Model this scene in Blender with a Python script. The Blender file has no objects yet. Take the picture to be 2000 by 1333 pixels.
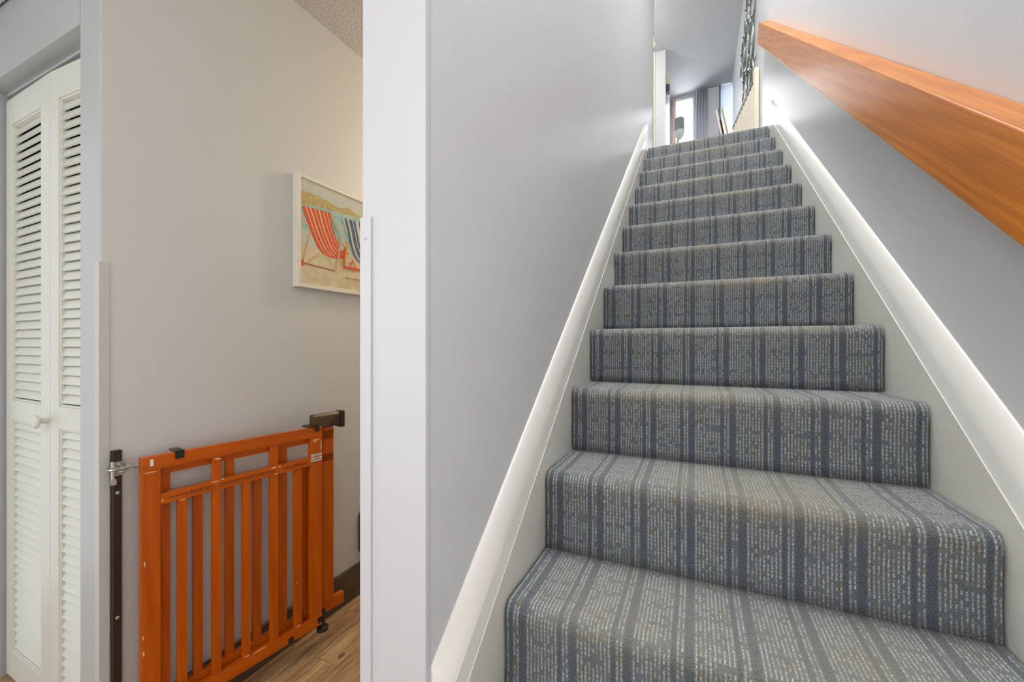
import bpy, bmesh, math, random
from mathutils import Vector, Matrix
random.seed(4)
C = bpy.context.scene.collection
S = bpy.context.scene

# ------------------------------------------------------------------ camera
H = 1.086                                   # eye height above the lower floor
cam_d = bpy.data.cameras.new('camera'); cam = bpy.data.objects.new('camera', cam_d); C.objects.link(cam)
cam_d.sensor_width = 36; cam_d.lens = 796.23 / 2000 * 36
cam_d.shift_y = 0.0027; cam_d.clip_start = 0.02
cam.location = (0, 0, H); cam.rotation_euler = (math.pi / 2, 0, 0.422054)
S.camera = cam

# ------------------------------------------------------------------ world, lights, exposure
S.view_settings.view_transform = 'Standard'; S.view_settings.look = 'None'
S.view_settings.gamma = 1; S.view_settings.exposure = 0.5; S.view_settings.use_curve_mapping = False
W = bpy.data.worlds.new('daylight'); S.world = W; W.use_nodes = True
W.node_tree.nodes['Background'].inputs[0].default_value = (0.93, 0.96, 1.0, 1)
W.node_tree.nodes['Background'].inputs[1].default_value = 0.75

def area(name, loc, rot, size, power, color, size_y=None, spread=math.pi):
    d = bpy.data.lights.new(name, 'AREA'); d.energy = power; d.color = color
    d.size = size; d.spread = spread
    if size_y: d.shape = 'RECTANGLE'; d.size_y = size_y
    o = bpy.data.objects.new(name, d); C.objects.link(o); o.location = loc; o.rotation_euler = rot
    return o
R = math.radians
def bulb(name, loc, radius, power, color):
    d = bpy.data.lights.new(name, 'POINT'); d.energy = power; d.color = color; d.shadow_soft_size = radius
    o = bpy.data.objects.new(name, d); C.objects.link(o); o.location = loc; return o
bulb('hall_ceiling_light', (-1.0, 2.25, 2.12), .035, 17, (1.0, 0.78, 0.53))
area('entry_fill', (-0.7, -1.2, 2.28), (R(45), 0, R(-38)), 0.9, 19, (1.0, 0.99, 0.97))  # unseen fill added behind the camera to brighten the stairs
area('entry_side_fill', (-2.3, -0.55, 1.25), (0, R(-90), R(0)), 1.2, 12.5, (0.95, 0.98, 1.0), 0.8, R(62))  # added narrow beam, no window behind it; lifts the right stair wall
bulb('upper_hall_fill', (-1.1, 5.0, 4.55), .12, 26, (1.0, 0.95, 0.9))  # unseen bulb added to brighten the dim stairwell and landing
area('stairwell_light', (-0.22, 1.55, 4.97), (0, R(-6), 0), 0.26, 80, (1.0, 0.98, 0.95), 2.4)

# ------------------------------------------------------------------ node helpers
def mat(name):
    m = bpy.data.materials.new(name); m.use_nodes = True
    nt = m.node_tree; b = nt.nodes['Principled BSDF']
    return m, nt, b
def N(nt, t, **kw):
    n = nt.nodes.new(t)
    for k, v in kw.items():
        if k in ('operation', 'data_type', 'blend_type', 'noise_dimensions', 'feature', 'wave_type', 'bands_direction', 'musgrave_type', 'attribute_name', 'clamp', 'distance'):
            setattr(n, k, v)
        else:
            n.inputs[k].default_value = v
    return n
def L(nt, a, b): nt.links.new(a, b)
def M(nt, op, a, b=None, c=None, clamp=False):
    n = nt.nodes.new('ShaderNodeMath'); n.operation = op; n.use_clamp = clamp
    for i, v in enumerate((a, b, c)):
        if v is None: continue
        if isinstance(v, (int, float)): n.inputs[i].default_value = v
        else: nt.links.new(v, n.inputs[i])
    return n.outputs[0]
def mixc(nt, fac, a, b, bt='MIX'):
    n = nt.nodes.new('ShaderNodeMix'); n.data_type = 'RGBA'; n.blend_type = bt
    for i, v in ((0, fac), (6, a), (7, b)):
        if isinstance(v, (int, float)): n.inputs[i].default_value = v
        elif isinstance(v, tuple): n.inputs[i].default_value = v if len(v) == 4 else (*v, 1)
        else: nt.links.new(v, n.inputs[i])
    return n.outputs[2]
def srgb(r, g, b):
    f = lambda c: (c / 255 / 12.92) if c / 255 <= .04045 else ((c / 255 + .055) / 1.055) ** 2.4
    return (f(r), f(g), f(b), 1)
def bump(nt, b, h, strength=.3, dist=.001):
    n = nt.nodes.new('ShaderNodeBump'); n.inputs['Strength'].default_value = strength
    n.inputs['Distance'].default_value = dist; nt.links.new(h, n.inputs['Height'])
    nt.links.new(n.outputs[0], b.inputs['Normal']); return n
def pos(nt):
    return nt.nodes.new('ShaderNodeNewGeometry').outputs['Position']
def noise(nt, vec, scale, detail=2, rough=.5):
    n = nt.nodes.new('ShaderNodeTexNoise'); n.inputs['Scale'].default_value = scale
    n.inputs['Detail'].default_value = detail; n.inputs['Roughness'].default_value = rough
    nt.links.new(vec, n.inputs['Vector']); return n.outputs[0]
def scaled(nt, vec, s):
    n = nt.nodes.new('ShaderNodeMapping'); n.inputs['Scale'].default_value = s
    nt.links.new(vec, n.inputs['Vector']); return n.outputs[0]

def paint(name, col, rough=.4, orange=.5, brush=False, spec=.5):
    m, nt, b = mat(name); p = pos(nt)
    b.inputs['Roughness'].default_value = rough
    b.inputs['Specular IOR Level'].default_value = spec
    v = noise(nt, p, 1.7, 3)
    c = mixc(nt, v, tuple(x * .96 for x in col[:3]), tuple(min(1, x * 1.04) for x in col[:3]))
    L(nt, c, b.inputs['Base Color'])
    a = noise(nt, p, 330, 2); q = noise(nt, p, 60, 3)
    h = M(nt, 'ADD', M(nt, 'MULTIPLY', a, .5), q)
    if brush:
        s = noise(nt, scaled(nt, p, (160, 40, 40)), 1, 4, .7)
        h = M(nt, 'ADD', h, M(nt, 'MULTIPLY', s, 1.5))
    # a few nicks and roller drips
    vo = nt.nodes.new('ShaderNodeTexVoronoi'); vo.inputs['Scale'].default_value = 9; L(nt, p, vo.inputs['Vector'])
    nick = M(nt, 'LESS_THAN', vo.outputs['Distance'], .035)
    h = M(nt, 'ADD', h, M(nt, 'MULTIPLY', nick, 1.2))
    bump(nt, b, h, orange, .0007)
    return m
def plain(name, col, rough=.5, metal=0, spec=.5):
    m, nt, b = mat(name); p = pos(nt)
    v = noise(nt, p, 45, 3)
    L(nt, mixc(nt, v, tuple(x * .9 for x in col[:3]), tuple(min(1, x * 1.1) for x in col[:3])), b.inputs['Base Color'])
    b.inputs['Roughness'].default_value = rough; b.inputs['Metallic'].default_value = metal
    b.inputs['Specular IOR Level'].default_value = spec
    return m
def wood(name, c1, c2, dark, axis='Y', rough=.35, grain=1.0, wear=False, spec=.5):
    """grain runs along the object's local axis"""
    m, nt, b = mat(name)
    tc = nt.nodes.new('ShaderNodeTexCoord').outputs['Object']
    sc = {'Y': (1, .06, 1), 'Z': (1, 1, .06), 'X': (.06, 1, 1)}[axis]
    v = scaled(nt, tc, sc)
    big = noise(nt, v, 14, 4, .6)
    w = nt.nodes.new('ShaderNodeTexWave'); w.wave_type = 'BANDS'; w.bands_direction = 'DIAGONAL'
    w.inputs['Scale'].default_value = 16; w.inputs['Distortion'].default_value = 9
    w.inputs['Detail'].default_value = 3; w.inputs['Detail Scale'].default_value = 1.2; L(nt, v, w.inputs['Vector'])
    base = mixc(nt, big, c1, c2)
    base = mixc(nt, M(nt, 'MULTIPLY', w.outputs['Fac'], .35 * grain), base, dark)
    pore = noise(nt, scaled(nt, tc, {'Y': (1, .012, 1), 'Z': (1, 1, .012), 'X': (.012, 1, 1)}[axis]), 330, 3, .7)
    pm = M(nt, 'MULTIPLY', M(nt, 'MULTIPLY', M(nt, 'SUBTRACT', pore, .45), 4.0, clamp=True), .5 * grain)
    base = mixc(nt, pm, base, dark)
    if wear:
        n2 = noise(nt, tc, 38, 4, .75)
        chip = M(nt, 'GREATER_THAN', n2, .80)
        base = mixc(nt, chip, base, srgb(235, 195, 150))
    L(nt, base, b.inputs['Base Color']); b.inputs['Roughness'].default_value = rough
    b.inputs['Specular IOR Level'].default_value = spec
    bump(nt, b, pore, .25 * grain, .0006)
    return m

# ------------------------------------------------------------------ materials
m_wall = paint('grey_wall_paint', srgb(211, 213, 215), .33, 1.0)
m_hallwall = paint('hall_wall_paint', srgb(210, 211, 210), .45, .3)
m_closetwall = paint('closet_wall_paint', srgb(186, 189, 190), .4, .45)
m_white = paint('white_trim_paint', srgb(238, 238, 240), .35, .25)
m_endwhite = paint('white_wall_end_paint', srgb(206, 206, 210), .5, .2)
m_base = paint('white_gloss_baseboard_paint', srgb(246, 245, 241), .25, .12)
m_string = paint('stringer_paint', srgb(220, 219, 211), .28, 1.0, True)
m_louver = paint('cream_louvre_paint', srgb(222, 223, 212), .4, .3)
m_dark = plain('recess_shade_black', srgb(44, 44, 42), .95)  # near-black stands in for the shade inside the closet and soffit gap
m_bronze = plain('dark_bronze_metal', srgb(66, 52, 46), .35, .4)
m_latch = plain('brown_latch_plastic', srgb(86, 66, 48), .3)
m_black = plain('black_plastic', srgb(34, 33, 34), .35)
m_zinc = plain('zinc_plated_steel', srgb(200, 200, 196), .22, 1)
m_ornament = plain('pewter_ornament_metal', srgb(150, 158, 152), .25, .9)
m_label = plain('white_sticker', srgb(236, 232, 222), .5)
m_ink = plain('black_ink_print', srgb(50, 25, 12), .6)
m_grey = plain('dark_grey_plastic', srgb(78, 78, 84), .4)
m_grey2 = plain('mid_grey_plastic', srgb(120, 122, 128), .4)
m_cream = plain('cream_plastic', srgb(226, 222, 196), .5)
m_shade = plain('grey_green_lamp_shade', srgb(160, 168, 162), .8)
m_bar = [plain('white_bar', srgb(235, 235, 235), .5), plain('brown_bar', srgb(120, 105, 98), .5),
         plain('red_bar', srgb(205, 90, 75), .5), plain('tan_bar', srgb(196, 180, 130), .5)]
m_gatewood = wood('orange_stained_wood', srgb(218, 108, 8), srgb(192, 82, 3), srgb(138, 50, 2), 'Z', .3, .7, False, .35)
m_gatewood_h = wood('orange_stained_wood_rail', srgb(218, 108, 8), srgb(192, 82, 3), srgb(138, 50, 2), 'Y', .3, .7, False, .35)
m_rawwood = plain('bare_chipped_wood', srgb(238, 200, 155), .7)
m_oak = wood('golden_oak', srgb(220, 142, 46), srgb(198, 108, 12), srgb(138, 68, 6), 'Y', .27, .9, spec=.45)
m_brownbase = wood('brown_vinyl_baseboard', srgb(112, 94, 76), srgb(82, 68, 56), srgb(52, 42, 34), 'Y', .45, 1.0)
m_picket = plain('cream_painted_wood', srgb(232, 222, 200), .5)
def cloth(name, col, f):
    m, nt, b = mat(name); b.inputs['Base Color'].default_value = col; b.inputs['Roughness'].default_value = .9
    n_ = noise(nt, pos(nt), 60, 2); bump(nt, b, n_, .2, .002)
    t = nt.nodes.new('ShaderNodeBsdfTranslucent'); t.inputs[0].default_value = col
    mx = nt.nodes.new('ShaderNodeMixShader'); mx.inputs[0].default_value = f
    L(nt, b.outputs[0], mx.inputs[1]); L(nt, t.outputs[0], mx.inputs[2]); L(nt, mx.outputs[0], nt.nodes['Material Output'].inputs[0]); return m
m_curtain = cloth('grey_curtain_cloth', srgb(236, 238, 244), .3)

def ceiling_mat(name, col):
    m, nt, b = mat(name); p = pos(nt)
    b.inputs['Base Color'].default_value = col; b.inputs['Roughness'].default_value = .9
    vo = nt.nodes.new('ShaderNodeTexVoronoi'); vo.feature = 'SMOOTH_F1'
    vo.inputs['Scale'].default_value = 105; L(nt, p, vo.inputs['Vector'])
    n = noise(nt, p, 120, 4, .7)
    h = M(nt, 'ADD', M(nt, 'MULTIPLY', vo.outputs['Distance'], -1.2), n)
    bump(nt, b, h, 1.0, .009); return m
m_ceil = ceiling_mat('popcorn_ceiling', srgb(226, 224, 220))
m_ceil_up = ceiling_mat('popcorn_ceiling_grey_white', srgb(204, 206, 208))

def floor_mat():
    m, nt, b = mat('oak_plank_floor'); p = pos(nt)
    sp = nt.nodes.new('ShaderNodeSeparateXYZ'); L(nt, p, sp.inputs[0])
    cb = nt.nodes.new('ShaderNodeCombineXYZ'); L(nt, sp.outputs[1], cb.inputs[0]); L(nt, sp.outputs[0], cb.inputs[1])
    br = nt.nodes.new('ShaderNodeTexBrick'); L(nt, cb.outputs[0], br.inputs['Vector'])
    br.inputs['Scale'].default_value = 1; br.inputs['Brick Width'].default_value = .62; br.inputs['Row Height'].default_value = .10
    br.inputs['Mortar Size'].default_value = .0012; br.offset = .37; br.inputs['Bias'].default_value = 0
    br.inputs['Color1'].default_value = (0, 0, 0, 1); br.inputs['Color2'].default_value = (1, 1, 1, 1); br.inputs['Mortar'].default_value = (.5, .5, .5, 1)
    tone = M(nt, 'ADD', br.outputs['Color'], 0)
    off = nt.nodes.new('ShaderNodeVectorMath'); off.operation = 'ADD'
    cc = nt.nodes.new('ShaderNodeCombineXYZ'); L(nt, M(nt, 'MULTIPLY', tone, 3.7), cc.inputs[2])
    L(nt, scaled(nt, p, (1, .10, 1)), off.inputs[0]); L(nt, cc.outputs[0], off.inputs[1])
    g = noise(nt, off.outputs[0], 22, 6, .65); g2 = noise(nt, off.outputs[0], 90, 4, .7)
    kn = nt.nodes.new('ShaderNodeTexVoronoi'); kn.inputs['Scale'].default_value = 7; L(nt, scaled(nt, p, (1, .5, 1)), kn.inputs['Vector'])
    knot = M(nt, 'LESS_THAN', kn.outputs['Distance'], M(nt, 'MULTIPLY', g, .16))
    r = nt.nodes.new('ShaderNodeValToRGB'); L(nt, g, r.inputs[0])
    r.color_ramp.elements[0].position = .3; r.color_ramp.elements[0].color = srgb(136, 100, 64)
    r.color_ramp.elements[1].position = .68; r.color_ramp.elements[1].color = srgb(218, 184, 138)
    c = mixc(nt, M(nt, 'MULTIPLY', tone, .25), r.outputs[0], srgb(176, 142, 100))
    c = mixc(nt, M(nt, 'MULTIPLY', M(nt, 'GREATER_THAN', g2, .56), .45), c, srgb(100, 70, 46))
    c = mixc(nt, M(nt, 'MULTIPLY', knot, .7), c, srgb(62, 42, 28))
    c = mixc(nt, M(nt, 'MULTIPLY', br.outputs['Fac'], .45), c, srgb(60, 44, 32))
    L(nt, c, b.inputs['Base Color']); b.inputs['Roughness'].default_value = .42
    bump(nt, b, g2, .2, .001); return m
m_floor = floor_mat()

def carpet_mat():
    m, nt, b = mat('blue_grey_plaid_loop_carpet')
    uv = nt.nodes.new('ShaderNodeUVMap'); uv.uv_map = 'UVMap'
    s = nt.nodes.new('ShaderNodeSeparateXYZ'); L(nt, uv.outputs[0], s.inputs[0])
    u, v = s.outputs[0], s.outputs[1]
    wob = noise(nt, uv.outputs[0], 30, 2)
    u2 = M(nt, 'ADD', u, M(nt, 'MULTIPLY', M(nt, 'SUBTRACT', wob, .5), .0016))
    cw = .00712
    cu = M(nt, 'DIVIDE', u2, cw); ci = M(nt, 'FLOOR', cu); cf = M(nt, 'FRACT', cu)
    # plaid: 14 columns repeat -> 9 flecked, 1 plain, 2 flecked, 2 plain
    k = M(nt, 'FLOORED_MODULO', ci, 14)
    g1 = M(nt, 'LESS_THAN', k, 8.5)
    g2 = M(nt, 'MULTIPLY', M(nt, 'GREATER_THAN', k, 9.5), M(nt, 'LESS_THAN', k, 11.5))
    col_on = M(nt, 'ADD', g1, g2, clamp=True)
    rh = .0090
    colr = nt.nodes.new('ShaderNodeTexWhiteNoise'); colr.noise_dimensions = '1D'; L(nt, ci, colr.inputs['W'])
    rv = M(nt, 'ADD', M(nt, 'DIVIDE', v, rh), M(nt, 'MULTIPLY', colr.outputs[0], .25))
    ri = M(nt, 'FLOOR', rv); rf = M(nt, 'FRACT', rv)
    kb = M(nt, 'FLOORED_MODULO', ri, 6)
    row_dim = M(nt, 'ADD', M(nt, 'MULTIPLY', M(nt, 'LESS_THAN', kb, .5), .6), M(nt, 'MULTIPLY', M(nt, 'LESS_THAN', kb, 1.5), .4))
    cell = nt.nodes.new('ShaderNodeCombineXYZ'); L(nt, ci, cell.inputs[0]); L(nt, ri, cell.inputs[1])
    wn = nt.nodes.new('ShaderNodeTexWhiteNoise'); wn.noise_dimensions = '2D'; L(nt, cell.outputs[0], wn.inputs['Vector'])
    thr = M(nt, 'ADD', .03, M(nt, 'MULTIPLY', row_dim, .42))
    fl = M(nt, 'MULTIPLY', col_on, M(nt, 'GREATER_THAN', wn.outputs[0], thr))
    # dash shape inside its cell
    dx = M(nt, 'ABSOLUTE', M(nt, 'SUBTRACT', cf, .5)); dy = M(nt, 'ABSOLUTE', M(nt, 'SUBTRACT', rf, .5))
    e = noise(nt, uv.outputs[0], 700, 1)
    ww = M(nt, 'MULTIPLY', M(nt, 'SUBTRACT', e, .5), .8)
    shp = M(nt, 'MULTIPLY', M(nt, 'LESS_THAN', M(nt, 'ADD', dx, ww), .165), M(nt, 'LESS_THAN', M(nt, 'ADD', dy, ww), .38))
    fl = M(nt, 'MULTIPLY', fl, shp)
    # base yarn
    yarn = noise(nt, uv.outputs[0], 520, 2, .6); big = noise(nt, uv.outputs[0], 12, 3)
    r = nt.nodes.new('ShaderNodeValToRGB'); L(nt, yarn, r.inputs[0])
    r.color_ramp.elements[0].position = .38; r.color_ramp.elements[0].color = srgb(34, 38, 44)
    r.color_ramp.elements[1].position = .62; r.color_ramp.elements[1].color = srgb(132, 141, 152)
    base = r.outputs[0]
    # columns that carry flecks have a slightly greener yarn
    base = mixc(nt, M(nt, 'MULTIPLY', M(nt, 'SUBTRACT', 1.0, col_on), .30), base, srgb(48, 56, 66))
    base = mixc(nt, M(nt, 'MULTIPLY', col_on, .34), base, srgb(120, 128, 128))
    sel = nt.nodes.new('ShaderNodeSeparateColor'); L(nt, wn.outputs['Color'], sel.inputs[0])
    tan = M(nt, 'GREATER_THAN', sel.outputs[1], .88)
    fc = mixc(nt, tan, srgb(214, 218, 210), srgb(168, 150, 112))
    c = mixc(nt, M(nt, 'MULTIPLY', fl, M(nt, 'ADD', .45, M(nt, 'MULTIPLY', sel.outputs[2], .45))), base, fc)
    # olive / rust yarns between the dashes
    wn2 = nt.nodes.new('ShaderNodeTexWhiteNoise'); wn2.noise_dimensions = '2D'
    of = nt.nodes.new('ShaderNodeCombineXYZ'); L(nt, M(nt, 'FLOOR', M(nt, 'ADD', cu, .5)), of.inputs[0]); L(nt, M(nt, 'FLOOR', M(nt, 'DIVIDE', v, .024)), of.inputs[1])
    L(nt, of.outputs[0], wn2.inputs['Vector'])
    ol = M(nt, 'MULTIPLY', M(nt, 'MULTIPLY', M(nt, 'GREATER_THAN', wn2.outputs[0], .91), col_on), M(nt, 'SUBTRACT', 1.0, fl))
    ol = M(nt, 'MULTIPLY', ol, M(nt, 'MULTIPLY', M(nt, 'LESS_THAN', M(nt, 'ABSOLUTE', M(nt, 'SUBTRACT', M(nt, 'FRACT', M(nt, 'ADD', cu, .5)), .5)), .26), .6))
    c = mixc(nt, ol, c, srgb(112, 98, 66))
    # trodden soiling on the tread and nosing, strongest in the middle (attribute written with the mesh)
    at = nt.nodes.new('ShaderNodeAttribute'); at.attribute_name = 'wear'
    wf = M(nt, 'MULTIPLY', at.outputs['Fac'], M(nt, 'ADD', .35, big), clamp=True)
    c = mixc(nt, M(nt, 'MULTIPLY', M(nt, 'MULTIPLY', wf, M(nt, 'ADD', .45, M(nt, 'MULTIPLY', yarn, .9))), .58), c, srgb(160, 150, 124))
    c = mixc(nt, .12, c, srgb(105, 112, 118))
    L(nt, c, b.inputs['Base Color']); b.inputs['Roughness'].default_value = .95
    b.inputs['Specular IOR Level'].default_value = .15
    b.inputs['Sheen Weight'].default_value = .25; b.inputs['Sheen Roughness'].default_value = .5
    vo = nt.nodes.new('ShaderNodeTexVoronoi'); vo.inputs['Scale'].default_value = 330; L(nt, uv.outputs[0], vo.inputs['Vector'])
    h = M(nt, 'ADD', M(nt, 'MULTIPLY', vo.outputs['Distance'], -1.0), M(nt, 'MULTIPLY', fl, .5))
    bump(nt, b, h, .9, .0022)
    return m
m_carpet = carpet_mat()

# ------------------------------------------------------------------ geometry helpers
def link(name, bm, m, parent=None, smooth=False, bevel=0):
    bmesh.ops.recalc_face_normals(bm, faces=bm.faces)
    me = bpy.data.meshes.new(name); bm.to_mesh(me); bm.free()
    ms = m if isinstance(m, list) else [m]
    for x in ms: me.materials.append(x)
    if smooth:
        for p in me.polygons: p.use_smooth = True
    o = bpy.data.objects.new(name, me); C.objects.link(o)
    if parent: o.parent = parent
    if bevel:
        b = o.modifiers.new('bevel', 'BEVEL'); b.width = bevel; b.segments = 2; b.limit_method = 'ANGLE'; b.angle_limit = R(40)
        b.harden_normals = False
    return o
def abox(bm, x0, x1, y0, y1, z0, z1, mi=0):
    vs = [bm.verts.new(p) for p in ((x0, y0, z0), (x1, y0, z0), (x1, y1, z0), (x0, y1, z0), (x0, y0, z1), (x1, y0, z1), (x1, y1, z1), (x0, y1, z1))]
    for f in ((0, 3, 2, 1), (4, 5, 6, 7), (0, 1, 5, 4), (1, 2, 6, 5), (2, 3, 7, 6), (3, 0, 4, 7)):
        q = bm.faces.new([vs[i] for i in f]); q.material_index = mi
    return vs
def box(name, b, m, parent=None, bevel=0, **k):
    bm = bmesh.new(); abox(bm, *b); return link(name, bm, m, parent, bevel=bevel, **k)
def aprism(bm, pts, axis, a, b, mi=0):
    """extrude a 2D outline between a and b along an axis; pts are the two other coordinates in order"""
    def P(p, t):
        return {'x': (t, p[0], p[1]), 'y': (p[0], t, p[1]), 'z': (p[0], p[1], t)}[axis]
    A = [bm.verts.new(P(p, a)) for p in pts]; B = [bm.verts.new(P(p, b)) for p in pts]
    bm.faces.new(A).material_index = mi; bm.faces.new(B[::-1]).material_index = mi
    for i in range(len(pts)):
        j = (i + 1) % len(pts); bm.faces.new((A[i], A[j], B[j], B[i])).material_index = mi
def atube(bm, pts, r, n=10, closed=False, mi=0):
    pts = [Vector(p) for p in pts]; rings = []; m = len(pts)
    for i, p in enumerate(pts):
        a = pts[(i - 1) % m] if (closed or i > 0) else p; c = pts[(i + 1) % m] if (closed or i < m - 1) else p
        t = (c - a).normalized(); up = Vector((0, 0, 1)) if abs(t.z) < .9 else Vector((1, 0, 0))
        s = t.cross(up).normalized(); w = s.cross(t)
        rr = r[i] if isinstance(r, (list, tuple)) else r
        rings.append([bm.verts.new(p + (s * math.cos(q) + w * math.sin(q)) * rr) for q in [2 * math.pi * k / n for k in range(n)]])
    for i in range(m if closed else m - 1):
        A, B = rings[i], rings[(i + 1) % m]
        for k in range(n): bm.faces.new((A[k], A[(k + 1) % n], B[(k + 1) % n], B[k])).material_index = mi
    if not closed: bm.faces.new(rings[0][::-1]).material_index = mi; bm.faces.new(rings[-1]).material_index = mi
def thing(name, label, cat, loc=(0, 0, 0), rotz=0, group=None):
    o = bpy.data.objects.new(name, None); C.objects.link(o); o.location = loc; o.rotation_euler = (0, 0, rotz)
    return tag(o, label, cat, group)
def tag(o, label, cat, group=None):
    o['label'] = label; o['category'] = cat
    if group: o['group'] = group
    return o
def struct(o, label=None, cat=None):
    o['kind'] = 'structure'
    if label: o['label'] = label; o['category'] = cat
    return o

# ------------------------------------------------------------------ dimensions
XL, XR = -0.367, 0.505                       # stair walls
PL = -0.491                                  # hall face of the partition
XH = -1.335                                  # hall wall with the picture
YC = 0.499                                   # closet wall face
RISE, RUN, Y5, Z5 = .19, .244211, 1.46674, 1.1402
slope = RISE / RUN
yk = lambda k: Y5 + (k - 5) * RUN
zk = lambda k: Z5 + (k - 5) * RISE
nose = lambda y: Z5 + (y - Y5) * slope
UF, UC = zk(13), 5.006                       # upper floor, upper ceiling
HC = 2.339                                   # lower ceiling
YF = 6.97                                    # far wall upstairs

# ------------------------------------------------------------------ setting
struct(box('floor', (-2.6, .62, -2.6, 4.2, -.1, 0), m_floor), 'brown wood plank floor of the hall', 'floor')
struct(box('wall_right', (XR, XR + .12, -2.6, YF + .12, 0, UC), m_wall), 'tall grey stair wall carrying the oak rail', 'wall')
struct(box('wall_middle', (PL, XL, .515, 4.24, 0, UC), m_wall), 'grey partition wall between hall and stairs', 'wall')
struct(box('trim_1', (PL, XL, .503, .515, 0, UC), m_endwhite, bevel=.0015), 'white end face of the partition wall', 'trim')
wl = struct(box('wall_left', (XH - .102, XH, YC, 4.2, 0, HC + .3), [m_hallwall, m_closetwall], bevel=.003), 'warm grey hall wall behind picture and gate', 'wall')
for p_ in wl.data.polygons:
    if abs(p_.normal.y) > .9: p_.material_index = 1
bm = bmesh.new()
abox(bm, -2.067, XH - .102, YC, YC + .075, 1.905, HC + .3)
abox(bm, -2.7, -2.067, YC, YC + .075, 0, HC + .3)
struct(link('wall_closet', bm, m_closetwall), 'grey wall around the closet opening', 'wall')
bm = bmesh.new()
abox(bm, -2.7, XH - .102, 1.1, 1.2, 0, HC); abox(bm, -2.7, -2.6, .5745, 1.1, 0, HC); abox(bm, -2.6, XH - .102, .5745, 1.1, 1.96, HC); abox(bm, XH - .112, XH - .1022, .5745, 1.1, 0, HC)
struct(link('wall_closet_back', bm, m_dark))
struct(box('wall_hall_end', (XH, PL, 4.1, 4.2, 0, HC), m_hallwall))
struct(box('ceiling', (XH - .1, PL, -2.6, 4.2, HC, HC + .25), m_ceil), 'textured popcorn ceiling over the hall', 'ceiling')
struct(box('ceiling_entry', (PL, XR, -2.6, .45, HC, HC + .25), m_ceil))
bm = bmesh.new(); abox(bm, -2.7, XH - .22, -2.6, YC - .006, 2.118, HC + .25)
struct(link('ceiling_soffit', bm, m_ceil), 'low textured ceiling before the closet', 'ceiling')
# dark strip coloured in for the shade between the soffit and closet wall
struct(box('soffit_gap_shade', (-2.7, XH - .22, YC - .006, YC - .0005, 2.135, HC), m_dark))
# upstairs
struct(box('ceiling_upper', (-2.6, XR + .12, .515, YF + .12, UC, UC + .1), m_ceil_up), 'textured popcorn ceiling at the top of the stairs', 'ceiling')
bm = bmesh.new(); abox(bm, PL, XR, 3.45, YF, UF - .27, UF - .02); abox(bm, -2.6, PL, 4.24, YF, UF - .27, UF - .02)
struct(link('floor_upper', bm, m_carpet))
struct(box('wall_upper_left', (-.48, -.358, 5.79, YF, UF - .02, UC), m_wall), 'pale wall end left of the bright window', 'wall')
bm = bmesh.new()
abox(bm, -2.6, -2.5, 4.24, YF, UF - .02, UC); abox(bm, -2.5, -.48, 5.9, 6.0, UF - .02, UC); abox(bm, -2.6, PL, 4.14, 4.24, UF - .02, UC)
struct(link('wall_upper_side', bm, m_wall))
wx0, wx1, wz0, wz1 = -.350, -.005, UF + .0, UC - .055
bm = bmesh.new()
abox(bm, -.358, wx0, YF, YF + .12, UF, UC); abox(bm, wx1, .36, YF, YF + .12, UF, UC); abox(bm, .36, XR, YF, YF + .12, UC - .02, UC); abox(bm, wx0, wx1, YF, YF + .12, wz1, UC)
struct(link('wall_far', bm, m_wall), 'far upstairs wall around the bright window', 'wall')
w = struct(bpy.data.objects.new('window_1', None), 'bright tall white framed window upstairs', 'window'); C.objects.link(w); w.location = (0, 0, 0)
bm = bmesh.new()
for b_ in ((wx0, wx0 + .03, wz0, wz1), (wx1 - .03, wx1, wz0, wz1), (wx0 + .03, wx1 - .03, wz1 - .03, wz1), (wx0 + .03, wx1 - .03, wz0, wz0 + .05)):
    abox(bm, b_[0], b_[1], YF - .01, YF + .07, b_[2], b_[3])
link('window_frame', bm, m_white, w)
mg, nt, b = mat('clear_window_glass'); b.inputs['Roughness'].default_value = .02; b.inputs['Base Color'].default_value = (1, 1, 1, 1)
tr = nt.nodes.new('ShaderNodeBsdfTransparent'); mx = nt.nodes.new('ShaderNodeMixShader'); mx.inputs[0].default_value = .06
L(nt, tr.outputs[0], mx.inputs[1]); L(nt, b.outputs[0], mx.inputs[2]); L(nt, mx.outputs[0], nt.nodes['Material Output'].inputs[0])
box('window_pane', (wx0 + .03, wx1 - .03, YF + .03, YF + .034, wz0 + .05, wz1 - .03), mg, w)
# sky-bright white outside
mo, nt, b = mat('overcast_daylight'); b.inputs['Base Color'].default_value = (0, 0, 0, 1)
b.inputs['Emission Color'].default_value = (.95, .98, 1, 1); b.inputs['Emission Strength'].default_value = 9
struct(box('sky_backdrop', (-1.6, 1.2, YF + 1.2, YF + 1.25, UF - .5, UC + .6), mo))
# white pilaster/door leaf right of the curtain
d2 = struct(box('door_2', (.176, .336, YF - .04, YF, UF, UC - .003), m_white, bevel=.003), 'pale panel beside the grey curtain upstairs', 'door')
struct(box('trim_2', (.338, .352, YF - .05, YF, UF, UC - .003), m_grey2))

# baseboard of the hall
struct(box('trim_3', (XL, XL + .012, 4.185, 4.245, UF, 3.93), m_picket, bevel=.002))
struct(box('baseboard_left', (XH, XH + .011, .54, 4.1, 0, .137), m_brownbase, bevel=.002), 'dark brown wood look baseboard on the hall wall', 'baseboard')
struct(box('baseboard_partition', (PL - .011, PL, .53, 4.1, 0, .137), m_brownbase))

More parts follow.
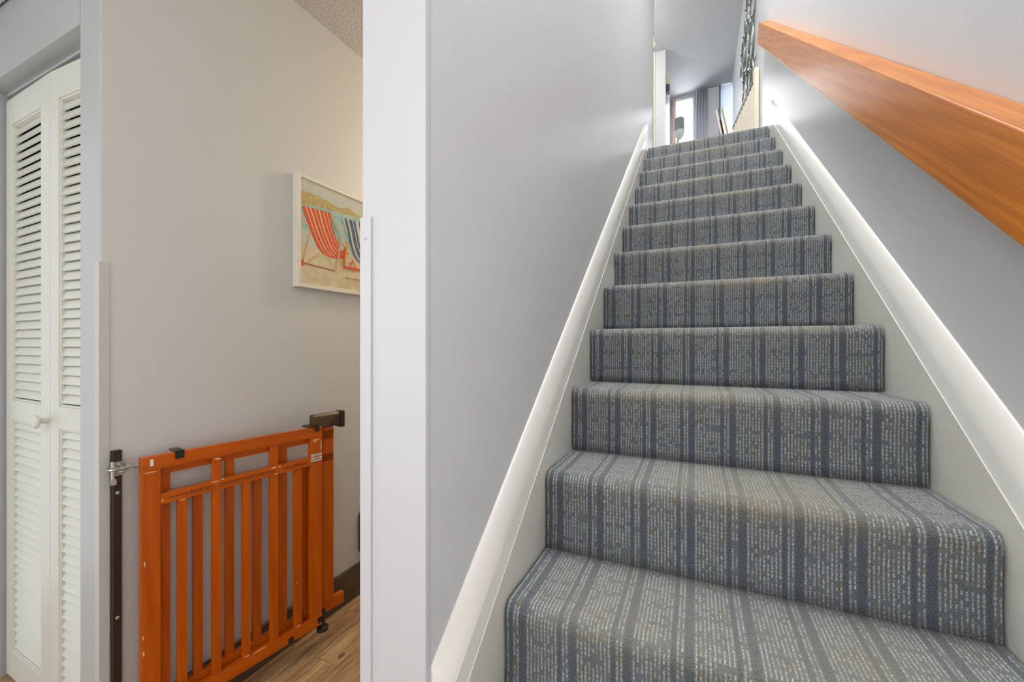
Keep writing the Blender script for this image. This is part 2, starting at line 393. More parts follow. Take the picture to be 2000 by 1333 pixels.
# ------------------------------------------------------------------ sloping stair baseboards
def stair_base(name, xw, sgn, top, y1, lab):
    lo = .025; hv = top - lo
    prof = [(0, 0), (.014, 0), (.0165, .004), (.0165, .48), (.0162, .54), (.0152, .61), (.0136, .69), (.0115, .77), (.0090, .85), (.0060, .92), (.0030, .97), (0, 1.0)]
    bm = bmesh.new(); rows = []
    ys = [.515 + (y1 - .515) * i / 12 for i in range(13)] if sgn > 0 else [-.2 + (y1 + .2) * i / 12 for i in range(13)]
    for y in ys:
        rows.append([bm.verts.new((xw + sgn * t, y, nose(y) + lo + (h * hv if h > .01 else h))) for t, h in prof])
    for i in range(12):
        for j in range(len(prof) - 1):
            f = bm.faces.new((rows[i][j], rows[i][j + 1], rows[i + 1][j + 1], rows[i + 1][j])); f.smooth = j > 2
    bm.faces.new(rows[0]); bm.faces.new(rows[-1][::-1])
    for i in range(12): bm.faces.new((rows[i][0], rows[i + 1][0], rows[i + 1][-1], rows[i][-1]))
    o = link(name, bm, m_base); struct(o, lab, 'baseboard'); return o
stair_base('baseboard_stair_left', XL, 1, .195, 3.50, 'white moulded baseboard climbing the left stair wall')
stair_base('baseboard_stair_right', XR, -1, .18, 3.41, 'white moulded baseboard climbing the right stair wall')

# ------------------------------------------------------------------ staircase
st = thing('staircase', 'steep flight of stairs in blue grey plaid carpet between painted stringers', 'stairs', (0, 0, 0))
def stringer(x0, x1, ya):
    bm = bmesh.new(); yb = 3.43
    aprism(bm, [(ya, max(0, nose(ya) - .5)), (ya, nose(ya) + .05), (yb, nose(yb) + .05), (yb, nose(yb) - .5)], 'x', x0, x1)
    return link('stringer', bm, m_string, st)
stringer(XL + .002, -.3495, .518); stringer(.487, XR - .002, .30)
cxl, cxr = -.3447, .4823
def profile(k):
    """front outline of one carpeted step: riser, rounded nose, tread"""
    y0, z0, z1 = yk(k), (zk(k - 1) if k > 0 else 0), zk(k)
    y1 = yk(k + 1) if k < 13 else yk(k) + .35
    r = .027; pts = []
    for i in range(7): pts.append((y0 + .004 * math.sin(math.pi * i / 6) * .8, z0 + (z1 - r - z0) * i / 6))
    for i in range(1, 9):
        a = math.pi / 2 * i / 8; pts.append((y0 + r - r * math.cos(a), z1 - r + r * math.sin(a)))
    for i in range(1, 9): pts.append((y0 + r + (y1 - y0 - r) * i / 8, z1 - .0015 * math.sin(math.pi * i / 8)))
    return pts
s0 = 0
for k in range(14):
    pts = profile(k); n = len(pts)
    nor = []
    for i in range(n):
        a = Vector(pts[max(0, i - 1)]); c = Vector(pts[min(n - 1, i + 1)]); t = (c - a).normalized(); nor.append(Vector((-t.y, t.x)))
    ss = [s0]
    for i in range(1, n): ss.append(ss[-1] + (Vector(pts[i]) - Vector(pts[i - 1])).length)
    s0 = ss[-1]
    cols = [(cxl, .006), (cxl, .003), (cxl + .001, .001), (cxl + .004, 0)] + [(cxl + .004 + (cxr - cxl - .008) * i / 16, 0) for i in range(1, 16)] + [(cxr - .004, 0), (cxr - .001, .001), (cxr, .003), (cxr, .006)]
    bm = bmesh.new(); uvl = bm.loops.layers.uv.new('UVMap'); wl = bm.verts.layers.float.new('wear'); G = []; info = {}
    y0, z1 = yk(k), zk(k)
    for i, (py, pz) in enumerate(pts):
        row = []
        for (x, d) in cols:
            v = bm.verts.new((x, py + nor[i].y * -0 - nor[i].x * d, pz - nor[i].y * d)); row.append(v)
            xm = (x - (cxl + cxr) / 2) / ((cxr - cxl) / 2)
            mid = max(0, 1 - (abs(xm) / .92) ** 3)
            tread = i >= 7
            dist = (pz - (z1 - .065)) / .065 if not tread else 1 - max(0, (py - y0 - .10) / .15) * .5
            v[wl] = max(0, min(1, dist * (.7 + .3 * math.sin(x * 9 + k * 2.1)))) * mid
            info[v] = (x + .5, ss[i])
        G.append(row)
    for i in range(n - 1):
        for j in range(len(cols) - 1):
            f = bm.faces.new((G[i][j], G[i][j + 1], G[i + 1][j + 1], G[i + 1][j])); f.smooth = True
            for lp in f.loops: lp[uvl].uv = info[lp.vert]
    # backs and sides
    yb, zb = pts[-1][0], pts[0][1]
    for j in (0, len(cols) - 1):
        c = bm.verts.new((cols[j][0], yb, zb)); info[c] = (cols[j][0] + .5, s0)
        f = bm.faces.new([G[i][j] for i in range(n)] + [c])
        for lp in f.loops: lp[uvl].uv = info[lp.vert]
        if j == 0: ca = c
        else: cb_ = c
    f = bm.faces.new([ca] + G[-1][:] + [cb_]) ; f2 = bm.faces.new([cb_] + G[0][::-1] + [ca])
    for ff in (f, f2):
        for lp in ff.loops: lp[uvl].uv = info[lp.vert]
    o = link('step', bm, m_carpet, st)

# ------------------------------------------------------------------ oak handrail
pitch = math.atan(slope); cs = math.cos(pitch); ht = .173 * cs
a_y, b_y = -.25, 3.70
Lr = (b_y - a_y) / cs
bm = bmesh.new(); abox(bm, -.030, .030, 0, Lr, 0, ht)
hr = link('handrail', bm, m_oak, bevel=.003)
hr.location = (XR - .0305, a_y, .557 + slope * a_y); hr.rotation_euler = (pitch, 0, 0)
tag(hr, 'flat golden oak handrail board fixed along the right stair wall', 'handrail')

# ------------------------------------------------------------------ louvred bifold closet door
d1 = struct(bpy.data.objects.new('door_1', None), 'white louvred bifold closet door with round knob', 'door'); C.objects.link(d1); d1.location = (-2.03, .54, 0)
def panel(x0, x1, y0, y1, sl, sr):
    ang = math.atan2(y1 - y0, x1 - x0); w = math.hypot(x1 - x0, y1 - y0)
    e = bpy.data.objects.new('door_panel', None)
    bm = bmesh.new(); T = .0225; zt = 1.877
    abox(bm, 0, sl, 0, T, .01, zt); abox(bm, w - sr, w, 0, T, .01, zt)
    rails = ((.01, .098), (.842, .905), (1.792, zt))
    for a, b_ in rails: abox(bm, sl, w - sr, 0, T, a, b_)
    # moulded lip round each louvre field
    for a, b_ in ((.098, .842), (.905, 1.792)):
        abox(bm, sl, sl + .006, .003, T, a, b_); abox(bm, w - sr - .006, w - sr, .003, T, a, b_)
        abox(bm, sl, w - sr, .003, T, a, a + .006); abox(bm, sl, w - sr, .003, T, b_ - .006, b_)
    o = link('door_panel', bm, m_louver, d1, bevel=.0015)
    o.location = (x0 - d1.location.x, y0 - d1.location.y, 0); o.rotation_euler = (0, 0, ang)
    bm = bmesh.new(); p = .0272
    for a, b_ in ((.104, .836), (.911, 1.786)):
        z = a + .004
        while z < b_ - .02:
            # slat slopes down towards the front
            aprism(bm, [(.0045, z), (.0095, z - .0012), (.0210, z + .0262), (.0160, z + .0275)], 'x', sl + .005, w - sr - .005)
            z += p
    link('louvre_slats', bm, m_louver, o)
    return o
panel(-2.054, -1.7125, .538, .531, .046, .064)
panel(-1.7105, -1.4400, .531, .545, .046, .046)
box('track', (-2.066 + 2.03, -1.4375 + 2.03, .002, .03, 1.897, 1.905), m_endwhite, d1)
bm = bmesh.new()
ks = [(0, .008), (.004, .0085), (.016, .008), (.020, .012), (.023, .018), (.027, .0195), (.031, .017), (.033, .010), (.0335, .001)]
atube(bm, [(0, -a, 0) for a, r_ in ks], [r_ for a, r_ in ks], 20)
kn = link('knob', bm, m_louver, d1, smooth=True); kn.location = (-1.724 + 2.03, .533 - .54, .862)

# ------------------------------------------------------------------ corner guards
m_guard = paint('pale_grey_guard_plastic', srgb(200, 199, 197), .45, .25)
def guard(cx, cy, sx, w1, w2, lab, mm):
    t = .003; bm = bmesh.new()
    # leg on the face towards the viewer and leg on the hall side
    pts = [(cx + sx * t, cy - t), (cx - sx * w1, cy - t), (cx - sx * w1, cy), (cx, cy), (cx, cy + w2), (cx + sx * t, cy + w2)]
    aprism(bm, pts, 'z', .0, 1.29)
    return tag(link('corner_guard', bm, mm, bevel=.0012), lab, 'corner guard', 'white corner guards')
guard(XH, YC, 1, .018, .018, 'thin white corner guard strip on the wall corner beside the louvred door', m_guard)
rg = guard(PL, .503, -1, .020, .02, 'thin white corner guard strip on the edge of the white partition end', m_endwhite)
bm = bmesh.new(); atube(bm, [(PL + .008, .5005, 1.255), (PL + .008, .4988, 1.255), (PL + .008, .4982, 1.255)], [.0028, .0028, .0015], 12); link('screw_head', bm, m_endwhite, rg)

# ------------------------------------------------------------------ wall strip that carries the gate
mb = thing('mounting_strip', 'dark brown metal strip screwed upright to the wall left of the wooden gate', 'gate mount', (XH, .527, 0))
o = box('strip', (.0005, .014, -.0085, .0095, .0, .818), m_bronze, mb, bevel=.001)
def screw(z):
    bm = bmesh.new(); atube(bm, [(.013, 0, z), (.0165, 0, z), (.0175, 0, z)], [.0045, .0045, .003], 12); return link('screw', bm, m_zinc, mb)
for z in (.712, .399, .10): screw(z)
bm = bmesh.new()
th = [math.pi * (i / 10) for i in range(11)]
atube(bm, [(.014 + .020 * math.sin(a), -.011 * math.cos(a) + .001, .776) for a in th], .0022, 8)
atube(bm, [(.014 + .020 * math.sin(a), -.011 * math.cos(a) + .001, .768) for a in th], .0022, 8)
abox(bm, .0135, .0155, -.012, .014, .755, .79)
link('hinge_staple', bm, m_zinc, mb)

# ------------------------------------------------------------------ wooden safety gate folded back on the wall
GA = math.atan(.162)
g = thing('safety_gate', 'orange stained wooden safety gate with vertical slats standing open against hall wall', 'gate', (XH + .038, .52, 0), -GA)
bw = .0012
def gb(name, y0, y1, z0, z1, x0, x1, m=m_gatewood): return box(name, (x0, x1, y0, y1, z0, z1), m, g, bevel=bw)
F0, F1 = -.019, 0.0            # front frame depth
B0, B1 = -.045, -.026          # rear sliding frame
gb('top_rail', .042, .534, .757, .793, F0, F1, m_gatewood_h)
bm = bmesh.new(); abox(bm, F0, F1 + .0005, .082, .492, .662, .690); y = .100
while y < .478:                               # two rows of tiny warning print on the middle rail
    w_ = random.uniform(.004, .010)
    if .365 < y < .395 or .205 < y < .212: y += .01; continue
    if y < .135 or .39 < y < .42: abox(bm, F1, F1 + .0011, y, y + w_ * .8, .6740, .6765, 1)
    else:
        abox(bm, F1, F1 + .0011, y, y + w_, .6775, .6792, 1); abox(bm, F1, F1 + .0011, y, y + w_, .6725, .6740, 1)
    y += w_ + .0018
link('middle_rail', bm, [m_gatewood_h, m_ink], g)
gb('bottom_rail', .042, .534, .088, .125, F0 - .001, F1 + .001, m_gatewood_h)
gb('stile', .042, .082, .125, .757, F0, F1); gb('stile', .492, .534, .125, .757, F0, F1)
for a, b_ in ((.119, .141), (.279, .302), (.437, .463)): gb('slat', a, b_, .124, .664, F0 + .004, F1 - .003)
for a, b_ in ((.200, .223), (.360, .385)): gb('slat', a, b_, .124, .758, F0 + .004, F1 - .002)
gb('rear_rail', .089, .596, .735, .770, B0, B1, m_gatewood_h); gb('rear_rail', .089, .596, .655, .684, B0, B1, m_gatewood_h)
gb('rear_rail', .089, .640, .103, .143, B0, B1, m_gatewood_h)
gb('rear_stile', .086, .110, .143, .735, B0, B1); gb('rear_stile', .551, .596, .143, .779, B0 - .0005, B1)
for a, b_ in ((.164, .186), (.244, .267), (.321, .345), (.399, .426), (.478, .504)): gb('rear_slat', a, b_, .140, .66, B0 + .003, B1 - .002)
for (y, w_) in ((.244, .023), (.399, .027)): gb('rear_slat', y, y + w_, .68, .74, B0 + .003, B1 - .002)
# brackets, latch, foot
bm = bmesh.new(); abox(bm, B0 - .002, F1 + .0025, .112, .132, .7935, .7965); abox(bm, F1 + .0005, F1 + .0025, .112, .132, .775, .7965)
link('clip', bm, m_black, g)
bm = bmesh.new(); abox(bm, B0 - .002, F1 + .0025, .488, .520, .7935, .798); abox(bm, F1 + .001, F1 + .003, .506, .522, .778, .798)
link('clip', bm, m_bronze, g)
for a, b_, c, d in ((.415, .432, .088, .106), (.517, .534, .098, .118)): box('clip', (F1 + .0012, F1 + .0025, a, b_, c, d), m_black, g)
bm = bmesh.new()
aprism(bm, [(B0 - .004, .782), (B0 - .004, .824), (B0 + .003, .832), (B1 - .002, .832), (B1 + .006, .824), (B1 + .006, .782)], 'y', .515, .618)
lat = link('latch', bm, m_latch, g, bevel=.0015)
bm = bmesh.new(); abox(bm, B0 - .006, B1 + .010, .6185, .637, .772, .834)
link('latch_head', bm, m_bronze, lat, bevel=.003)
bm = bmesh.new(); aprism(bm, [(.575, .792), (.615, .818), (.615, .785), (.575, .785)], 'x', B1 + .0065, B1 + .011)
link('latch_lever', bm, m_bronze, lat, bevel=.001)
bm = bmesh.new()
atube(bm, [(-.012, .543, .128), (-.012, .543, .112), (-.012, .543, .112), (-.012, .543, .10), (-.012, .543, .098), (-.012, .543, .073), (-.012, .543, .070), (-.012, .543, .058)],
      [.010, .012, .006, .006, .009, .009, .019, .020], 16)
link('foot', bm, m_black, g)
# eye bolt between gate and strip
bm = bmesh.new()
atube(bm, [(-.010, -.002, .776), (-.010, .041, .776)], .0035, 10)
for y in (.014, .030): atube(bm, [(-.010, y, .776), (-.010, y + .006, .776)], .0075, 6)
atube(bm, [(-.010 + .010 * math.cos(t), -.008 + .010 * math.sin(t), .776) for t in [2 * math.pi * i / 16 for i in range(16)]], .0030, 8, True)
atube(bm, [(-.010, -.008, .795), (-.010, -.008, .745)], .0042, 10)
abox(bm, -.015, -.004, -.013, -.003, .738, .752)
link('eye_bolt', bm, m_zinc, g)
# stickers and printing
e = F1 + .0009
bm = bmesh.new(); abox(bm, F1, F1 + .0006, .060, .067, .768, .785); link('sticker', bm, m_label, g)['label'] = 'small white sticker'
def rot_box(bm, y0, y1, z0, z1): abox(bm, F1 - .001, e, y0, y1, z0, z1)
bm = bmesh.new(); rot_box(bm, .494, .5325, .6915, .699)
for i in range(8): abox(bm, e - .0002, e + .0004, .499 + i * .0040, .502 + i * .0040, .6940, .6965, 1)
link('sticker', bm, [m_label, m_ink], g)['label'] = 'upper white printed label'
bm = bmesh.new(); rot_box(bm, .494, .5325, .674, .687)
for i in range(9): abox(bm, e - .0002, e + .0004, .498 + i * .0036, .500 + i * .0036, .6775, .6835, 1)
link('sticker', bm, [m_label, m_ink], g)['label'] = 'lower white printed label'
# chipped paint patches
def chip(y, z, w_, h_, n=7):
    bm = bmesh.new()
    rnd = random.Random(int(y * 1e4 + z * 1e3)); c = []
    for i in range(n * 2):
        a = 2 * math.pi * i / (n * 2); r_ = rnd.uniform(.5, 1.0)
        c.append((y + math.cos(a) * w_ * r_ / 2, z + math.sin(a) * h_ * r_ / 2))
    aprism(bm, c, 'x', F1 - .001, F1 + .0012); link('paint_chip', bm, m_rawwood, g)
for c in ((.213, .752, .022, .005), (.205, .688, .024, .005), (.224, .690, .010, .004), (.370, .687, .022, .006), (.387, .686, .006, .010), (.375, .664, .014, .004),
          (.512, .748, .036, .005), (.508, .742, .006, .012), (.530, .725, .004, .040), (.085, .672, .004, .012), (.060, .752, .036, .002),
          (.049, .52, .003, .02), (.046, .33, .003, .015), (.047, .29, .004, .018), (.443, .28, .004, .006), (.130, .660, .018, .003),
          (.131, .128, .018, .003), (.290, .129, .016, .003), (.450, .129, .018, .003), (.125, .124, .06, .002), (.33, .1255, .05, .002)): chip(*c)

# ------------------------------------------------------------------ beach chair picture
p0y, p1y, pz0, pz1 = 1.024, 1.660, 1.294, 1.707
pic = thing('framed_picture', 'white framed beach painting with striped deck chairs on the hall wall', 'picture', (XH, 0, 0))
bm = bmesh.new(); fw = .015; D = .028
abox(bm, .001, D, p0y, p0y + fw, pz0, pz1); abox(bm, .001, D, p1y - fw, p1y, pz0, pz1)
abox(bm, .001, D, p0y + fw, p1y - fw, pz1 - fw + .003, pz1); abox(bm, .001, D, p0y + fw, p1y - fw, pz0, pz0 + fw)
m_frame = paint('white_distressed_frame', srgb(232, 226, 214), .5, .6)
link('frame', bm, m_frame, pic, bevel=.001)
def pcol(name, a, b_, sc=30):
    m, nt, b = mat(name); p = pos(nt); n = noise(nt, p, sc, 5, .75)
    r = nt.nodes.new('ShaderNodeValToRGB'); L(nt, n, r.inputs[0])
    r.color_ramp.elements[0].position = .35; r.color_ramp.elements[0].color = srgb(*a)
    r.color_ramp.elements[1].position = .65; r.color_ramp.elements[1].color = srgb(*b_)
    L(nt, r.outputs[0], b.inputs['Base Color']); b.inputs['Roughness'].default_value = .75; return m
PM = [pcol('art_sky', (212, 208, 190), (190, 204, 202)), pcol('art_hill', (168, 156, 86), (216, 194, 138), 70), pcol('art_sea', (136, 190, 194), (192, 212, 200), 30),
      pcol('art_sand', (208, 192, 150), (226, 214, 186), 40), pcol('art_red', (212, 72, 40), (232, 104, 66), 80), pcol('art_cream', (238, 206, 160), (236, 186, 130), 80),
      pcol('art_navy', (52, 70, 98), (96, 120, 146), 80), pcol('art_white', (222, 220, 204), (190, 200, 198), 60), pcol('art_tan', (198, 160, 104), (222, 192, 140), 90),
      pcol('art_brown', (160, 108, 72), (190, 140, 96), 90), pcol('art_pale', (216, 212, 190), (196, 208, 200), 50), pcol('art_yellow', (232, 190, 80), (220, 150, 70), 90)]
bm = bmesh.new(); XB = .0235
abox(bm, .002, XB, p0y + fw, p1y - fw, pz0 + fw, pz1 - fw + .003, 0)
lay = [0]
ymin, ymax, zmin, zmax = p0y + fw, p1y - fw, pz0 + fw, pz1 - fw
def poly(pts, mi):
    lay[0] += 1; x = XB + .00012 * lay[0]
    vs = [bm.verts.new((x, min(max(a, ymin), ymax), min(max(c, zmin), zmax))) for a, c in pts]
    bm.faces.new(vs).material_index = mi
def strip(A, Bc, mi):
    """quad strip between two polylines of equal length"""
    lay[0] += 1; x = XB + .00012 * lay[0]; va = [bm.verts.new((x, *p)) for p in A]; vb = [bm.verts.new((x, *p)) for p in Bc]
    for i in range(len(A) - 1): bm.faces.new((va[i], va[i + 1], vb[i + 1], vb[i])).material_index = mi
def barq(a, c, w_, mi):
    dy, dz = c[0] - a[0], c[1] - a[1]; l = math.hypot(dy, dz); nx, nz = -dz / l * w_ / 2, dy / l * w_ / 2
    poly([(a[0] + nx, a[1] + nz), (c[0] + nx, c[1] + nz), (c[0] - nx, c[1] - nz), (a[0] - nx, a[1] - nz)], mi)
poly([(ymin, 1.622), (1.12, 1.615), (1.25, 1.618), (ymax, 1.612), (ymax, 1.50), (1.3, 1.495), (1.2, 1.505), (1.12, 1.49), (ymin, 1.49)], 2)
poly([(ymin, 1.51), (1.09, 1.505), (1.16, 1.48), (1.25, 1.50), (1.35, 1.485), (ymax, 1.50), (ymax, 1.43), (ymin, 1.43)], 10)
poly([(ymin, 1.455), (1.1, 1.45), (1.2, 1.44), (1.3, 1.455), (ymax, 1.44), (ymax, zmin), (ymin, zmin)], 3)
poly([(1.041, 1.646), (1.075, 1.652), (1.10, 1.646), (1.119, 1.652), (1.14, 1.645), (1.156, 1.647), (1.195, 1.638), (1.215, 1.634), (1.240, 1.640), (1.257, 1.650), (1.275, 1.646), (1.289, 1.640), (1.323, 1.632), (1.354, 1.635), (1.5, 1.640), (ymax, 1.634), (ymax, 1.618), (1.357, 1.622), (1.278, 1.622), (1.225, 1.616), (1.176, 1.612), (1.106, 1.609), (1.041, 1.601)], 1)
poly([(ymin, 1.615), (1.06, 1.618), (1.08, 1.604), (1.06, 1.598), (ymin, 1.60)], 1)
def res(P, n=14):
    d = [0]
    for i in range(1, len(P)): d.append(d[-1] + math.dist(P[i], P[i - 1]))
    out = []
    for k in range(n):
        t = d[-1] * k / (n - 1); i = 1
        while i < len(P) - 1 and d[i] < t: i += 1
        f = (t - d[i - 1]) / max(1e-9, d[i] - d[i - 1]); out.append((P[i - 1][0] + (P[i][0] - P[i - 1][0]) * f, P[i - 1][1] + (P[i][1] - P[i - 1][1]) * f))
    return out
def sling(Lc, Rc, cuts):
    A, Bc = res(Lc), res(Rc)
    ip = lambda s: [(a[0] + (b_[0] - a[0]) * s, a[1] + (b_[1] - a[1]) * s) for a, b_ in zip(A, Bc)]
    for s, e_, mi in cuts: strip(ip(s), ip(e_), mi)
barq((1.082, 1.513), (1.048, 1.387), .007, 8); barq((1.043, 1.561), (1.077, 1.519), .008, 5); barq((1.054, 1.377), (1.119, 1.431), .006, 8)
barq((1.159, 1.419), (1.185, 1.397), .005, 8); barq((1.045, 1.383), (1.195, 1.377), .006, 9)
poly([(1.041, 1.392), (1.049, 1.396), (1.053, 1.386), (1.049, 1.370), (1.041, 1.374)], 4)
cuts = []; s = 0
for i, (w_, mi) in enumerate([(.12, 4), (.04, 5), (.10, 4), (.06, 5), (.11, 4), (.035, 5), (.10, 4), (.06, 5), (.12, 4), (.035, 5), (.10, 4), (.03, 5), (.09, 4)]): cuts.append((s, s + w_, mi)); s += w_
sling([(1.043, 1.592), (1.058, 1.562), (1.075, 1.522), (1.097, 1.479), (1.117, 1.446), (1.147, 1.431), (1.176, 1.426)],
      [(1.168, 1.602), (1.176, 1.564), (1.19, 1.525), (1.208, 1.489), (1.225, 1.464), (1.241, 1.455), (1.262, 1.465)], cuts)
poly([(1.176, 1.427), (1.215, 1.430), (1.250, 1.442), (1.266, 1.462), (1.255, 1.485), (1.225, 1.460)], 4)
barq((1.168, 1.602), (1.225, 1.517), .006, 8); barq((1.225, 1.517), (1.262, 1.462), .008, 5); barq((1.225, 1.517), (1.2, 1.383), .008, 8)
cuts = []; s = 0
for w_, mi in [(.06, 6), (.08, 7), (.14, 6), (.04, 7), (.09, 6), (.14, 7), (.12, 6), (.13, 7), (.14, 6), (.06, 7)]: cuts.append((s, s + w_, mi)); s += w_
sling([(1.244, 1.601), (1.257, 1.566), (1.273, 1.503), (1.289, 1.465), (1.306, 1.443), (1.334, 1.431), (1.345, 1.428)],
      [(1.375, 1.604), (1.382, 1.565), (1.395, 1.525), (1.41, 1.49), (1.427, 1.465), (1.445, 1.455), (1.465, 1.462)], cuts)
barq((1.233, 1.6), (1.254, 1.54), .006, 5); barq((1.257, 1.508), (1.241, 1.398), .010, 11); barq((1.241, 1.455), (1.236, 1.397), .006, 4)
barq((1.236, 1.400), (1.334, 1.401), .010, 4); barq((1.267, 1.403), (1.284, 1.435), .005, 4); barq((1.284, 1.435), (1.3, 1.404), .005, 4)
barq((1.241, 1.357), (1.40, 1.357), .004, 9); barq((1.375, 1.604), (1.43, 1.52), .006, 8); barq((1.43, 1.52), (1.40, 1.385), .008, 8)
link('painting', bm, PM, pic)

# ------------------------------------------------------------------ black plug-in box low on the hall wall
ad = thing('plug_in_box', 'dark grey rounded plug in box low on the hall wall above the baseboard', 'plug', (XH, 1.34, .168))
bm = bmesh.new()
def rrect(w_, h_, r_, n=6):
    o = []
    for cx, cz, a0 in ((w_ - r_, r_, -90), (w_ - r_, h_ - r_, 0), (r_, h_ - r_, 90), (r_, r_, 180)):
        for i in range(n + 1): a = R(a0 + 90 * i / n); o.append((cx + r_ * math.cos(a), cz + r_ * math.sin(a)))
    return o
aprism(bm, rrect(.12, .195, .03), 'x', .0005, .022); link('case', bm, m_grey, ad, bevel=.003)
bm = bmesh.new(); aprism(bm, [(a + .02, c + .07) for a, c in rrect(.08, .055, .006)], 'x', .022, .0235); link('screen', bm, m_grey2, ad)
bm = bmesh.new(); abox(bm, .022, .023, .008, .1, .049, .053); link('mark_line', bm, m_label, ad)

# ------------------------------------------------------------------ upstairs: ring wall ornament
rings = thing('ring_wall_ornament', 'pewter metal wall ornament of interlocking rings above the top stairs', 'wall ornament', (XR, 0, 0))
cen = [(4.411, 4.258, .20), (4.373, 3.882, .20), (4.400, 3.60, .15), (4.698, 4.08, .21), (4.654, 3.72, .18), (5.02, 4.16, .19), (4.98, 3.84, .17), (4.44, 4.62, .2), (4.74, 4.45, .18)]
for i, (y, z, r_) in enumerate(cen):
    bm = bmesh.new(); off = -.022 - .012 * (i % 2)
    atube(bm, [(off + .006 * math.sin(2 * t), y + r_ * math.cos(t), z + r_ * math.sin(t)) for t in [2 * math.pi * j / 36 for j in range(36)]], .0105, 8, True)
    for a in (40, 160, 280):
        q = R(a); fs = len(bm.faces)
        bmesh.ops.create_icosphere(bm, subdivisions=1, radius=.013, matrix=Matrix.Translation((off, y + r_ * math.cos(q), z + r_ * math.sin(q))))
        bm.faces.ensure_lookup_table()
        for f in bm.faces[fs:]: f.material_index = 1
    link('ring', bm, [m_ornament, m_black], rings, smooth=True)
bm = bmesh.new(); atube(bm, [(-.004, 4.35, 3.9), (-.004, 4.95, 4.2)], .004, 8); atube(bm, [(-.02, 4.35, 4.4), (-.0, 4.35, 4.4)], .004, 8); link('wall_pin', bm, m_black, rings)

# ------------------------------------------------------------------ upstairs: picket gate folded on the right wall
pg = thing('picket_gate', 'cream picket stair gate folded back on the right wall upstairs', 'gate', (.478, 4.12, UF), math.atan(.125))
box('post', (-.016, .016, -.06, -.005, -.01, .81), m_picket, pg, bevel=.002)
for i in range(11):
    box('picket', (-.016, .004, .02 + i * .079, .02 + i * .079 + .040, .03, .70), m_picket, pg)
box('top_rail', (-.006, .010, .0, .88, .745, .775), m_grey2, pg)
box('middle_rail', (.004, .014, .0, .88, .60, .64), m_picket, pg); box('bottom_rail', (.004, .014, .0, .88, .05, .09), m_picket, pg)

# leaning slats by the far wall
sf = thing('leaning_rack', 'slim folded rack of white, brown, red and tan bars leaning by the far wall', 'rack', (.27, 6.0, UF))
for i, (dx, m_) in enumerate(((0.0, m_bar[0]), (.022, m_bar[1]), (.040, m_bar[2]), (.062, m_bar[3]))):
    bm = bmesh.new(); x0 = -.02 + dx; sh = .26 if i < 3 else .30
    top = 1.50 if i != 2 else 1.36
    A = [(x0 + sh, -.012, 0), (x0 + sh + .018, -.012, 0), (x0 + .018, -.012, top), (x0, -.012, top)]
    va = [bm.verts.new(p) for p in A]; vb = [bm.verts.new((p[0], .012 + .02 * (i % 2), p[2])) for p in A]
    bm.faces.new(va); bm.faces.new(vb[::-1])
    for q in range(4): bm.faces.new((va[q], va[(q + 1) % 4], vb[(q + 1) % 4], vb[q]))
    link('bar', bm, m_, sf)

# floor lamp before the window
fl = thing('floor_lamp', 'grey floor lamp with rounded shade standing before the bright window', 'lamp', (-.205, 6.35, UF))
bm = bmesh.new(); atube(bm, [(0, 0, 1.50), (0, 0, 1.515), (0, 0, 1.66), (0, 0, 1.675), (0, 0, 1.682)], [.060, .067, .067, .058, .02], 24); link('lamp_shade', bm, m_shade, fl, smooth=True)
bm = bmesh.new(); atube(bm, [(0, 0, 1.37), (0, 0, 1.40), (0, 0, 1.44), (0, 0, 1.499)], [.015, .045, .064, .066], 24); link('globe', bm, m_white, fl, smooth=True)
bm = bmesh.new(); atube(bm, [(-.02, 0, .02), (-.02, 0, 1.38)], .012, 12); link('pole', bm, m_grey2, fl)
bm = bmesh.new(); atube(bm, [(-.02, 0, 0), (-.02, 0, .02)], .11, 24); link('base', bm, m_grey2, fl)

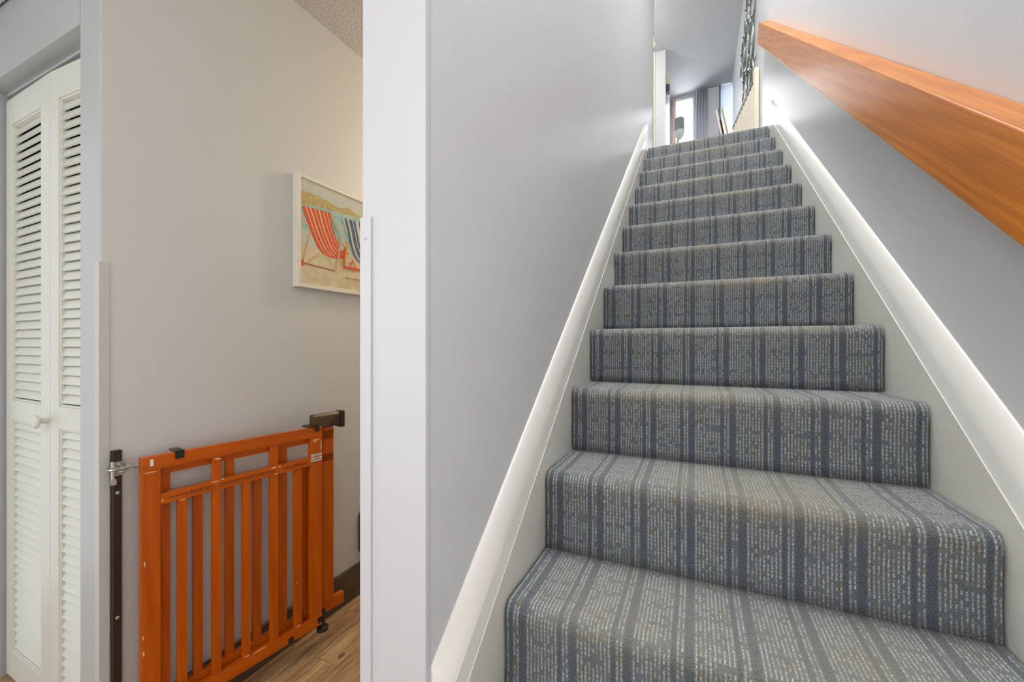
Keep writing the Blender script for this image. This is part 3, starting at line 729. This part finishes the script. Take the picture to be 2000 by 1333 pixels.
# curtains
def curtain(x0, x1, y, z1, lab, m_, flare=0, amp=1.0):
    bm = bmesh.new(); n = 48; rows = []
    for r_ in range(2):
        z = UF + .02 if r_ == 0 else z1
        row = []
        for i in range(n + 1):
            t = i / n; xx = x0 - (flare if r_ == 0 else 0) * (1 - t) + (x1 - x0) * t
            row.append((xx, y + amp * (.022 * math.sin(t * math.pi * 9) + .008 * math.sin(t * 31)), z))
        rows.append(row)
    F = [[bm.verts.new(p) for p in r_] for r_ in rows]; Bk = [[bm.verts.new((p[0], p[1] + .004, p[2])) for p in r_] for r_ in rows]
    for G_, fl_ in ((F, False), (Bk, True)):
        for i in range(n):
            q = [G_[0][i], G_[0][i + 1], G_[1][i + 1], G_[1][i]]; f = bm.faces.new(q[::-1] if fl_ else q); f.smooth = True
    for i in (0, n): bm.faces.new((F[0][i], F[1][i], Bk[1][i], Bk[0][i]))
    for r_ in (0, 1):
        for i in range(n): bm.faces.new((F[r_][i], F[r_][i + 1], Bk[r_][i + 1], Bk[r_][i]))
    return tag(link('curtain', bm, m_), lab, 'curtain', 'curtains of the upstairs window')
curtain(-.005, .170, 6.89, UC - .03, 'grey curtain hanging right of the bright upstairs window', m_curtain, .04)
m_sheer = cloth('sheer_white_curtain', srgb(238, 228, 224), .35)
m_sheer2 = cloth('sheer_cool_white_curtain', srgb(236, 241, 250), .45)
curtain(-.350, -.272, 6.89, UC - .07, 'pale sheer curtain hanging left of the bright upstairs window', m_sheer)

curtain(.356, .500, 6.93, UC - .012, 'white sheer curtain glowing in the far right corner upstairs', m_sheer2, amp=.25)
# door chime on the upper left wall
ch = thing('door_chime', 'small cream box over a dark bracket on the upstairs wall end', 'chime box', (-.358, 5.88, 4.45))
box('cover', (0.001, .045, -.02, .06, .135, .27), m_cream, ch, bevel=.003)
box('bracket', (0.001, .045, -.02, .06, .03, .13), m_grey, ch, bevel=.002)
# light switch at the end of the left stair wall
sw = thing('wall_switch', 'small cream switch plate near the top of the left stair wall', 'switch', (XL, 4.18, 3.94))
box('plate', (0.0005, .006, -.035, .035, 0, .115), m_cream, sw, bevel=.001); box('toggle', (.006, .016, -.005, .005, .045, .065), m_cream, sw)
